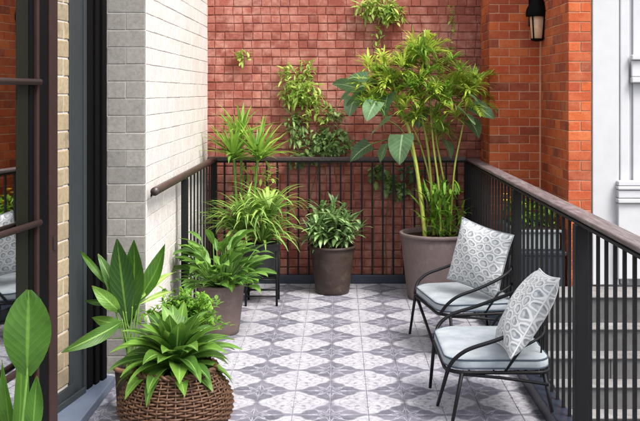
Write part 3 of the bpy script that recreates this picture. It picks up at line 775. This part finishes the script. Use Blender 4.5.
# low young shoots at the pot
fo = MB()
for k in range(300):
    a = rs.uniform(0, 6.28); rr = rs.uniform(.02, .21)
    add_leaf(fo, (rr*math.cos(a)*.9 + .05, rr*math.sin(a)*.8, rs.uniform(.47, .86)), rs.uniform(0, 6.28), rs.uniform(.2, 1.45), rs.uniform(.07, .16), rs.uniform(.014, .026), droop=rs.uniform(.3, 1.2), nl=4, rs=rs)
tag(fo.build('foliage', M['lf_fern'], t, True), kind='stuff')

# --- lush lily in the taupe pot by the left railing
t = thing('potted_plant', 'glossy broad leaved plant in taupe pot on the floor before the left railing', 'potted plant', (-.795, 6.45, .001))
pot(t, M['pot_taupe'], .158, .122, .335, lip=.008, liph=.02)
rs = random.Random(5)
for k in range(140):
    a = rs.uniform(0, 6.28); ring = k/140; el = 1.45 - 1.25*ring + rs.uniform(-.15, .15)
    b0 = Vector((.05*math.cos(a), .05*math.sin(a), .31))
    pl = rs.uniform(.10, .33) * (1.05 - .3*ring); d = Vector((math.cos(a)*math.cos(el), math.sin(a)*math.cos(el), math.sin(el)))
    b1 = b0 + d*pl
    if b1.x < -.2: b1.x = -.2
    MB().tube([b0, (b0+b1)/2 + Vector((0, 0, .012)), b1], [.004, .0035, .0025], 5).build('petiole', M['stem_green'], t, True)
    leaf_obj(t, M['lf_lily'], b1, a + rs.uniform(-.5, .5), el*.55 + rs.uniform(-.1, .3), rs.uniform(.12, .19), rs.uniform(.050, .078), droop=rs.uniform(.5, 1.3), fold=.3, nl=7, nw=2, wave=.05, roll=rs.uniform(-.5, .5), rs=rs)

# --- plant stand with strappy plant in a dark pot
sx, sy_ = -.585, 7.36
ps_ = thing('plant_stand', 'low black metal plant stand under the strappy plant by the back left corner', 'plant stand', (sx, sy_, 0))
for (a, b) in ((-1, -1), (1, -1), (1, 1), (-1, 1)):
    MB().tube([(a*.118, b*.118, .0), (a*.118, b*.118, .42)], .009, 8).build('leg', M['black_metal'], ps_, True)
for z in (.075, .20):
    for (a, b, c, d) in ((-1, -1, 1, -1), (1, -1, 1, 1), (1, 1, -1, 1), (-1, 1, -1, -1)):
        MB().tube([(a*.118, b*.118, z), (c*.118, d*.118, z)], .007, 8).build('crossbar', M['black_metal'], ps_, True)
MB().box(-.112, .112, -.112, .112, .208, .22).build('shelf', M['black_metal'], ps_)
t = thing('potted_plant', 'pale green strappy arching plant in charcoal pot on the black stand', 'potted plant', (sx, sy_, .2215))
pot(t, M['pot_dark'], .135, .10, .25, lip=.006, liph=.02)
rs = random.Random(9)
for hd, cnt in (((0, 0, .24), 80), ((-.12, -.05, .38), 74), ((-.18, .04, .30), 60), ((.05, .03, .44), 70)):
    for k in range(cnt):
        a = rs.uniform(0, 6.28)
        L = rs.uniform(.26, .46)
        leaf_obj(t, M['lf_strap'], (hd[0] + .02*math.cos(a), hd[1] + .02*math.sin(a), hd[2]), a, rs.uniform(.5, 1.4), L, rs.uniform(.022, .036), droop=rs.uniform(.9, 2.5), fold=.4, prof='strap', nl=8, rs=rs)
for hd in ((-.12, -.05), (.05, .03), (-.18, .04)):
    MB().tube([(hd[0]*.4, hd[1]*.4, .21), (hd[0], hd[1], .27 if hd[0] < -.12 else .40)], [.012, .009], 8).build('stem', M['stem_brown'], t, True)

# --- twin headed yucca in the corner
t = thing('potted_plant', 'twin headed yucca with slim bare canes rising above the back left railing corner', 'potted plant', (-.82, 7.80, .001))
pot(t, M['pot_dark'], .15, .11, .30, lip=.006, liph=.02)
B = Vector((-.82, 7.80, 0)); rs = random.Random(12)
for (px, py, dy) in ((234, 156, 0), (258, 157, -.06), (241, 136, .12)):
    top = at(px, py, 7.80 + dy) - B
    b = Vector((top.x*.35, top.y*.4, .26))
    MB().tube(crv([b, (b*.6 + top*.4) + Vector((.012, 0, 0)), top], 6), .011, 8).build('cane', M['stem_green'], t, True)
    for k in range(52 if dy < .1 else 26):
        a = rs.uniform(0, 6.28)
        leaf_obj(t, M['lf_yucca'], top + Vector((.008*math.cos(a), .008*math.sin(a), rs.uniform(-.04, .02))), a, rs.uniform(.15, 1.45), rs.uniform(.24, .40), rs.uniform(.026, .040), droop=rs.uniform(.1, .9), fold=.4, prof='strap', nl=6, rs=rs)
fo = MB()
for k in range(110):
    c = at(rs.uniform(240, 275), rs.uniform(165, 205), 7.85) - B
    add_leaf(fo, c + Vector((0, rs.uniform(-.06, .12), 0)), rs.uniform(0, 6.28), rs.uniform(-.8, 1), rs.uniform(.05, .1), rs.uniform(.016, .03), droop=.6, nl=4, rs=rs)
tag(fo.build('foliage', M['lf_vine'], t, True), kind='stuff')

# --- fern-like bush behind the basket
t = thing('potted_plant', 'bright green small leaved bush in a low pot behind the wicker basket', 'potted plant', (-.865, 5.36, .001))
pot(t, M['pot_clay'], .13, .10, .30, lip=.006, liph=.02)
rs = random.Random(15); fo = MB()
for k in range(64):
    a = rs.uniform(0, 6.28); e = rs.uniform(.2, 1.5); L = rs.uniform(.18, .28)
    tip = Vector((math.cos(a)*math.cos(e)*L*1.0, math.sin(a)*math.cos(e)*L, .29 + math.sin(e)*L*.9))
    fo.tube([(0, 0, .26), tip], [.004, .002], 4)
    for q in range(20):
        p = Vector((0, 0, .29)).lerp(tip, rs.uniform(.45, 1.08))
        add_leaf(fo, p + Vector((rs.uniform(-.02, .02), rs.uniform(-.02, .02), rs.uniform(-.02, .02))), rs.uniform(0, 6.28), rs.uniform(-.2, 1.1), rs.uniform(.03, .055), rs.uniform(.014, .024), droop=.5, nl=4, prof='ellip', rs=rs)
tag(fo.build('foliage', M['lf_fern'], t, True), kind='stuff')

# --- broad upright leaves in the slim clay pot
t = thing('potted_plant', 'tall broad leaved plant with upright pointed leaves in slim clay pot by the pier', 'potted plant', (-1.05, 4.85, .001))
B = Vector((-1.05, 4.85, 0)); rs = random.Random(2)
pot(t, M['pot_clay'], .088, .075, .236, lip=.0, liph=.012)
MB().lathe([(.089, .2195), (.0965, .222), (.0975, .236), (.091, .2415), (.08, .24), (.077, .232)], 40, cap=False).build('pot_rim', M['pot_rim'], t, True)
def blade(px0, py0, px1, py1, W, Yb=4.85, dY=0, bend=0, m='lf_deep', facing=0, nw=2, src=None, fold=.22, obov=False):
    """a leaf from one point to another, its blade turned to a bearing"""
    a = at(px0, py0, Yb) - B; b = at(px1, py1, Yb + dY) - B; n = 10
    d = (b - a); L = d.length; ax = d.normalized()
    sd = ax.cross(Vector((math.sin(facing), -math.cos(facing), .12))).normalized(); up = sd.cross(ax).normalized()
    v = []; f = []; uv = []; cols = 2*nw+1
    for i in range(n+1):
        tt = i/n; c = a.lerp(b, tt) + up*(bend*math.sin(math.pi*tt)*L)
        wd = W/2 * max(.03, math.sin(math.pi*min(1, tt*.97+.03)**.92))**.85
        if obov: wd = W/2 * max(.03, math.sin(math.pi*min(1, tt*.97+.03)**1.12))**.62
        for j in range(-nw, nw+1):
            q = j/nw; v.append(c + sd*(q*wd*math.cos(fold)) + up*(abs(q)*wd*math.sin(fold) + .004*math.sin(tt*7+q*2))); uv.append((.5+q/2, tt))
    for i in range(n):
        for j in range(cols-1):
            k = i*cols+j; f.append((k, k+1, k+cols+1, k+cols))
    MB().add(v, f, uv).build('leaf', M[m], t, True)
    s0 = Vector((rs.uniform(-.03, .03), rs.uniform(-.03, .03), .21)) if src is None else Vector(src)
    MB().tube(crv([s0, s0.lerp(a, .5) + Vector((0, 0, .01)), a, a.lerp(b, .12)], 4), .0042, 6).build('petiole', M['stem_green'], t, True)
blade(127, 322, 117, 239, 0.128, dY=-.03, bend=-.04, facing=.25)
blade(132, 316, 134, 240, 0.122, dY=.02, bend=-.03, facing=-.2)
blade(136, 305, 165, 244, 0.104, dY=.12, bend=-.08, facing=-.5)
blade(122, 308, 98, 254, 0.073, dY=.05, bend=.05, facing=.6, m='lf_lily')
blade(106, 284, 80, 251, 0.037, dY=.1, bend=.03, facing=.4)
blade(120, 312, 92, 286, 0.076, dY=-.05, bend=.10, facing=.3, m='lf_lily')
blade(114, 304, 84, 301, 0.032, dY=.02, bend=.10, facing=.2)
blade(122, 322, 61, 353, 0.076, dY=-.22, bend=.12, facing=.35, m='lf_rosette', nw=2)
blade(128, 326, 92, 318, 0.061, dY=.06, bend=.14, facing=.1, m='lf_lily')
blade(140, 300, 176, 272, 0.032, dY=.25, bend=.12, facing=-.3, m='lf_strap')
blade(138, 305, 172, 292, 0.027, dY=.2, bend=.16, facing=-.3, m='lf_strap')
blade(126, 330, 140, 262, 0.091, dY=.14, bend=-.03, facing=-.1)

# --- wicker basket with a spreading rosette
t = thing('basket_plant', 'spreading green rosette plant in round brown wicker basket at the lower left', 'potted plant', (-.772, 4.52, .001))
prof = [(.200, 0), (.232, .05), (.258, .10), (.268, .145), (.262, .19), (.243, .235), (.215, .275), (.192, .305), (.188, .325)]
def rad_at(z):
    for (a, b) in zip(prof, prof[1:]):
        if a[1] <= z <= b[1]: return a[0] + (b[0]-a[0])*(z-a[1])/(b[1]-a[1])
    return prof[-1][0]
NS = 38
zz = .01; k = 0
while zz < .318:
    r0 = rad_at(zz); pts = []
    for i in range(NS*4):
        a = 2*math.pi*i/(NS*4); s = math.sin(NS/2*a + k*math.pi)
        pts.append(((r0 + .0065*s)*math.cos(a), (r0 + .0065*s)*math.sin(a), zz + .0016*math.sin(3*a + k*1.7)))
    MB().tube(pts, .0058, 6, closed=True).build('wicker_strand', M['wicker'], t, True); zz += .0118; k += 1
for i in range(NS):
    a = 2*math.pi*(i + .5)/NS
    MB().tube([(rad_at(z)*math.cos(a), rad_at(z)*math.sin(a), z) for z in [j*.325/14 for j in range(15)]], .005, 5).build('stake', M['wicker'], t, True)
for k2 in (0, 1):
    pts = []
    for i in range(96):
        a = 2*math.pi*i/96; s = math.sin(18*a + k2*math.pi)
        pts.append(((.190 + .008*s)*math.cos(a), (.190 + .008*s)*math.sin(a), .325 + .008*math.cos(18*a + k2*math.pi)))
    MB().tube(pts, .0085, 6, closed=True).build('rim_braid', M['wicker'], t, True)
MB().lathe([(.0, .285), (.10, .29), (.182, .282)], 24, cap=False, jit=.004).build('soil', M['soil'], t, True)
MB().lathe([(.0, .01), (.19, .01), (.245, .14), (.175, .30)], 30, cap=False).build('liner', M['pot_brown'], t, True)
rs = random.Random(31)
for k in range(88):
    ring = (k/88)**.85; a = k*2.399 + rs.uniform(-.25, .25)
    el = 1.38 - 1.35*ring + rs.uniform(-.1, .12)
    hz = .36 + .10*(1-ring); b0 = Vector((.03*math.cos(a), .03*math.sin(a), hz - .05))
    L = rs.uniform(.21, .27) if ring > .25 else rs.uniform(.15, .21)
    leaf_obj(t, M['lf_rosette'], b0, a, el, L*1.16, rs.uniform(.074, .098), droop=rs.uniform(.4, 1.0) + .6*ring, fold=.3, nl=9, nw=2, wave=.04, roll=rs.uniform(-.3, .3), rs=rs)
MB().tube([(0, 0, .27), (0, 0, .44)], [.02, .012], 8).build('stem', M['stem_green'], t, True)

# --- foreground plant at the lower left corner
t = thing('potted_plant', 'foreground plant with a large oval leaf at the lower left corner', 'potted plant', (-.93, 2.78, .001))
B = Vector((-.93, 2.78, 0)); rs = random.Random(4)
pot(t, M['pot_brown'], .15, .11, .30)
def blade2(px0, py0, px1, py1, W, Y=2.78, dY=0, facing=0, bend=0, m='lf_deep', obov=False):
    global B
    blade(px0, py0, px1, py1, W, Yb=Y, dY=dY, facing=facing, bend=bend, m=m, nw=3, src=(rs.uniform(-.04, .04), rs.uniform(-.04, .04), .27), fold=.18, obov=obov)
blade2(27, 376, 29, 290, .132, Y=2.70, facing=.25, bend=.04, obov=True)
blade2(32, 440, 37, 376, .05, Y=2.72, facing=.3)
blade2(14, 470, 22, 330, .05, Y=2.84, facing=.7, bend=.05)
blade2(20, 480, 2, 360, .05, Y=2.86, facing=-.2, bend=.04)
blade2(10, 480, -40, 400, .09, Y=2.8, facing=.2, bend=.1)
blade2(22, 500, 60, 455, .07, Y=2.75, facing=.1, bend=.1)

# --- flower trough
t = thing('flower_trough', 'pale grey trough of yellow flowers behind the right railing', 'planter', (1.44, 7.16, .4915))
tv = MB(); tv.prism([(-.165, -.30), (.165, -.30), (.165, .30), (-.165, .30)], 0, .125); o = tv.build('trough', M['planter_grey'], t); bevel(o, .012, 3)
bevel(MB().box(-.178, .178, -.313, .313, .1255, .145).build('rim', M['planter_grey'], t), .006)
MB().box(-.15, .15, -.285, .285, .1455, .152).build('soil', M['soil'], t)
rs = random.Random(8); fo = MB()
for k in range(420):
    p = Vector((rs.uniform(-.15, .15), rs.uniform(-.29, .29), rs.uniform(.15, .30)))
    add_leaf(fo, p, rs.uniform(0, 6.28), rs.uniform(-.2, 1.3), rs.uniform(.04, .08), rs.uniform(.014, .026), droop=.7, nl=4, prof='ellip', rs=rs)
tag(fo.build('foliage', M['lf_fern'], t, True), kind='stuff')
for k in range(26):
    p = Vector((rs.uniform(-.17, .12), rs.uniform(-.31, .28), rs.uniform(.25, .36))); mb = MB()
    for q in range(7): add_leaf(mb, p, q*.9, .6, .030, .020, droop=.2, nl=3, prof='ellip', rs=rs)
    mb.build('flower', M['petal'], t, True)

# ------------------------------------------------------------------ climbing plants on the brick wall
def vine(name_label, stems, clusters, seed, wallY=8.245):
    rs = random.Random(seed); p0 = at(stems[0][0][0], stems[0][0][1], 8.2)
    t = thing('climbing_plant', name_label, 'climbing plant', (p0.x, wallY, p0.z))
    L = Vector(t.location)
    for s in stems:
        pts = crv([at(x, y, 8.2) - L + Vector((0, .0 + rs.uniform(-.015, .01), 0)) for (x, y) in s], 4)
        for p in pts: p.y = -.012 + rs.uniform(-.012, .004)
        MB().tube(pts, [.005 - .003*i/len(pts) for i in range(len(pts))], 5).build('stem', M['stem_brown'], t, True)
    for ci, (cx, cy, rx, ry, n, ls, lw, m, dep) in enumerate(clusters):
        fo = MB(); n = int(n*1.6)
        for k in range(n):
            a = rs.uniform(0, 6.28); q = rs.random() ** .6
            px, py = cx + rx*q*math.cos(a), cy + ry*q*math.sin(a)
            c = at(px, py, 8.18) - L; c.y = -.02 - rs.random()*dep*(1 - .6*q)
            az = R(rs.uniform(170, 370)); el = rs.uniform(-1.2, .9)
            add_leaf(fo, c, az, el, ls*rs.uniform(.7, 1.25), lw*rs.uniform(.75, 1.25), droop=rs.uniform(.2, 1.0), fold=.25, nl=4, prof='ellip' if lw/ls > .4 else 'lance', roll=rs.uniform(-.8, .8), rs=rs)
        tag(fo.build('foliage', M[m], t, True), kind='stuff')
vine('twiggy light green climber at the middle of the red wall',
     [[(322, 300), (320, 240), (321, 200), (318, 168), (312, 140), (305, 112), (296, 90), (288, 70), (286, 55)], [(312, 150), (300, 120), (292, 104), (282, 96)], [(310, 300), (313, 250), (309, 205), (318, 168), (322, 140), (314, 108), (308, 80), (306, 58)], [(316, 150), (330, 128), (340, 112)], [(310, 140), (296, 128), (292, 146)]],
     [(300, 92, 20, 14, 150, .085, .024, 'lf_vine', .16), (288, 74, 9, 10, 34, .07, .02, 'lf_vine', .08), (306, 72, 9, 14, 40, .06, .02, 'lf_vine', .07), (314, 112, 20, 14, 60, .07, .022, 'lf_vine', .12),
      (334, 142, 17, 16, 130, .06, .032, 'lf_vined', .14), (316, 144, 14, 15, 70, .065, .03, 'lf_vined', .12), (295, 128, 9, 16, 45, .075, .028, 'lf_vined', .1), (334, 114, 9, 7, 28, .06, .03, 'lf_vined', .08), (298, 158, 16, 8, 40, .06, .03, 'lf_vined', .08)], 41)
vine('pale climber sprig hanging at the top of the red wall above the palm',
     [[(388, 300), (386, 230), (391, 170), (384, 118), (376, 64), (378, 40), (380, 20), (384, 0), (386, -14)], [(380, 24), (368, 14), (358, 8)], [(380, 20), (392, 16), (404, 16)]],
     [(376, 8, 19, 13, 120, .07, .024, 'lf_vine', .12), (390, 14, 14, 10, 70, .07, .024, 'lf_vine', .12), (378, 42, 4, 20, 20, .05, .02, 'lf_vine', .05)], 42)
vine('small pale sprig growing from the red wall near the white wall',
     [[(243, 64), (242, 56), (241, 50)]], [(242, 56, 7, 7, 22, .05, .022, 'lf_vine', .05)], 43)
vine('thin wispy shoot on the red wall right of the palm',
     [[(452, 300), (449, 220), (455, 160), (446, 100), (449, 70), (451, 40), (455, 8)]], [(446, 58, 9, 16, 40, .06, .02, 'lf_vine', .07), (452, 18, 4, 14, 14, .05, .018, 'lf_vine', .04)], 44)
vine('round leaved creeper low on the red wall behind the planter',
     [[(372, 168), (384, 178), (396, 190), (406, 198)], [(396, 168), (406, 176), (416, 176)]],
     [(378, 174, 8, 8, 26, .07, .05, 'lf_vined', .08), (390, 184, 9, 8, 30, .07, .05, 'lf_vined', .08), (402, 190, 8, 8, 24, .07, .05, 'lf_vined', .08), (412, 172, 10, 8, 22, .07, .05, 'lf_heart', .08)], 45)

# ------------------------------------------------------------------ lounge chairs and pillows
def rounded_rect(x0, x1, y0, y1, rf, rb, n=7):
    out = []
    for (cx, cy, r, a0) in ((x1-rb, y1-rb, rb, 0), (x0+rf, y1-rf, rf, 90), (x0+rf, y0+rf, rf, 180), (x1-rb, y0+rb, rb, 270)):
        for k in range(n+1):
            a = R(a0 + 90*k/n); out.append((cx + r*math.cos(a), cy + r*math.sin(a)))
    return out
def chair(label, loc, rz, fl):
    t = thing('lounge_chair', label, 'chair', loc, rz, 'wire lounge chairs along the right railing')
    # cushion: stacked rounded outlines
    ol = rounded_rect(-.27, .24, -.325, .325, .11, .07)
    n = len(ol); v = []; f = []; cx, cy = -.015, 0
    lay_ = [(.93, .286), (.985, .290), (1.0, .303), (1.0, .324), (.985, .337), (.94, .344), (.80, .348), (.5, .350), (.2, .351)]
    for (s, z) in lay_:
        for (x, y) in ol: v.append((cx + (x-cx)*s, cy + (y-cy)*s, z + .002*math.sin(x*20 + y*13)))
    for i in range(len(lay_)-1):
        for k in range(n): f.append((i*n+k, i*n+(k+1) % n, (i+1)*n+(k+1) % n, (i+1)*n+k))
    f.append(tuple(range(n))[::-1]); f.append(tuple((len(lay_)-1)*n+k for k in range(n)))
    cu = MB().add(v, f).build('seat_cushion', M['cushion'], t, True)
    for z in (.336, .297):
        MB().tube([(cx + (x-cx)*.995, cy + (y-cy)*.995, z + .002*math.sin(x*20 + y*13)) for (x, y) in ol], .0042, 6, closed=True).build('piping', M['piping'], cu, True)
    fr = rounded_rect(-.265, .24, -.32, .32, .10, .07)
    MB().tube([(x, y, .2745) for (x, y) in fr], .0095, 8, closed=True).build('seat_frame', M['black_metal'], t, True)
    for x in (-.15, -.03, .09, .2):
        MB().tube([(x, -.318, .2735), (x, .318, .2735)], .004, 6).build('seat_wire', M['black_metal'], t, True)
    arm = [(-.262, -.30, .278), (-.235, -.340, .338), (-.195, -.352, .377), (-.142, -.357, .405), (-.017, -.355, .445), (.13, -.335, .505), (.225, -.26, .56), (.262, -.14, .60)]
    hoop = arm + [(.275, 0, .615)] + [(x, -y, z) for (x, y, z) in arm[::-1]]
    MB().tube(crv(hoop, 6), .0098, 8).build('arm_hoop', M['black_metal'], t, True)
    low = [(.10, -.330, .40), (.20, -.28, .44), (.245, -.14, .46), (.255, 0, .465)]; low = low + [(x, -y, z) for (x, y, z) in low[-2::-1]]
    MB().tube([(.02, -.322, .283)] + crv(low, 5) + [(.02, .322, .283)], .007, 8).build('back_hoop', M['black_metal'], t, True)
    for yy in (-.24, -.16, -.08, 0, .08, .16, .24):
        xt = .275 - .9*yy*yy*.9; zt = .613 - .85*yy*yy
        MB().tube([(.236 - (.03 if abs(yy) > .2 else 0), yy*.98, .28), (xt - .012, yy, .45), (xt, yy, zt)], .0045, 6).build('back_wire', M['black_metal'], t, True)
    for (a, b) in fl:
        MB().tube([a, b], [.0105, .0085], 8).build('leg', M['black_metal'], t, True)
    MB().tube([(-.19, -.318, .266), (.0, -.322, .250), (.23, -.312, .215)], .008, 8).build('stretcher', M['black_metal'], t, True)
    MB().tube([(-.19, .318, .266), (.0, .322, .250), (.23, .312, .215)], .008, 8).build('stretcher', M['black_metal'], t, True)
    return t
rear = [((.21, -.30, .272), (.262, -.325, .0)), ((.21, .30, .272), (.262, .325, .0))]
chair('black wire lounge chair nearest the camera with pale blue cushion', (.79, 4.915, .001), 0,
      [((-.262, .285, .272), (-.282, .325, 0)), ((-.19, -.318, .272), (-.242, -.315, 0)), ((-.255, -.28, .272), (-.272, .03, 0))] + rear)
chair('black wire lounge chair farther back beside the large mauve planter', (.825, 6.12, .001), R(10),
      [((-.262, .285, .272), (-.285, .345, 0)), ((-.258, .27, .272), (-.24, -.16, 0)), ((-.20, -.315, .272), (-.18, -.318, 0))] + rear)

def rodr(r):
    v = Vector(r); return Matrix.Rotation(v.length, 3, v.normalized())
def pillow(label, c, rv, s, T=.084):
    n = 20; v = []; f = []; uv = []
    Rm = rodr(rv); rs = random.Random(int(c[1]*10))
    for side in (1, -1):
        for i in range(n+1):
            for j in range(n+1):
                u = -1 + 2*i/n; w_ = -1 + 2*j/n
                x = s/2*u*(1 - .07*(1 - w_*w_)); y = s/2*w_*(1 - .07*(1 - u*u))
                h = T*(max(0, (1-u*u)*(1-w_*w_)))**.45
                h += .006*math.sin(5*u + 3*w_ + c[0]*9)*(1-u*u)*(1-w_*w_)
                v.append((x, y, side*h)); uv.append(((u+1)/2, (w_+1)/2))
    N = (n+1)*(n+1)
    for i in range(n):
        for j in range(n):
            a = i*(n+1)+j; f.append((a, a+n+1, a+n+2, a+1)); f.append((N+a, N+a+1, N+a+n+2, N+a+n+1))
    v = [Rm @ Vector(p) for p in v]
    t = thing('pillow', label, 'pillow', c, 0, 'patterned pillows on the chairs')
    MB().add(v, f, uv).build('cover', M['pillow'], t, True)
    ring = []
    for k in range(4):
        for i in range(n):
            q = -1 + 2*i/n; u, w_ = ((q, -1), (1, q), (-q, 1), (-1, -q))[k]
            ring.append(Rm @ Vector((s/2*u*(1 - .07*(1 - w_*w_)), s/2*w_*(1 - .07*(1 - u*u)), 0)))
    MB().tube(ring, .004, 6, closed=True).build('seam', M['pillow'], t, True)
pillow('grey ring patterned pillow on the nearest chair', (.9224, 4.6628, .556), (.7224, -.8344, -1.3808), .438)
pillow('grey ring patterned pillow on the chair beside the mauve planter', (.8902, 5.98, .591), (1.3879, -.4298, -.7929), .41)
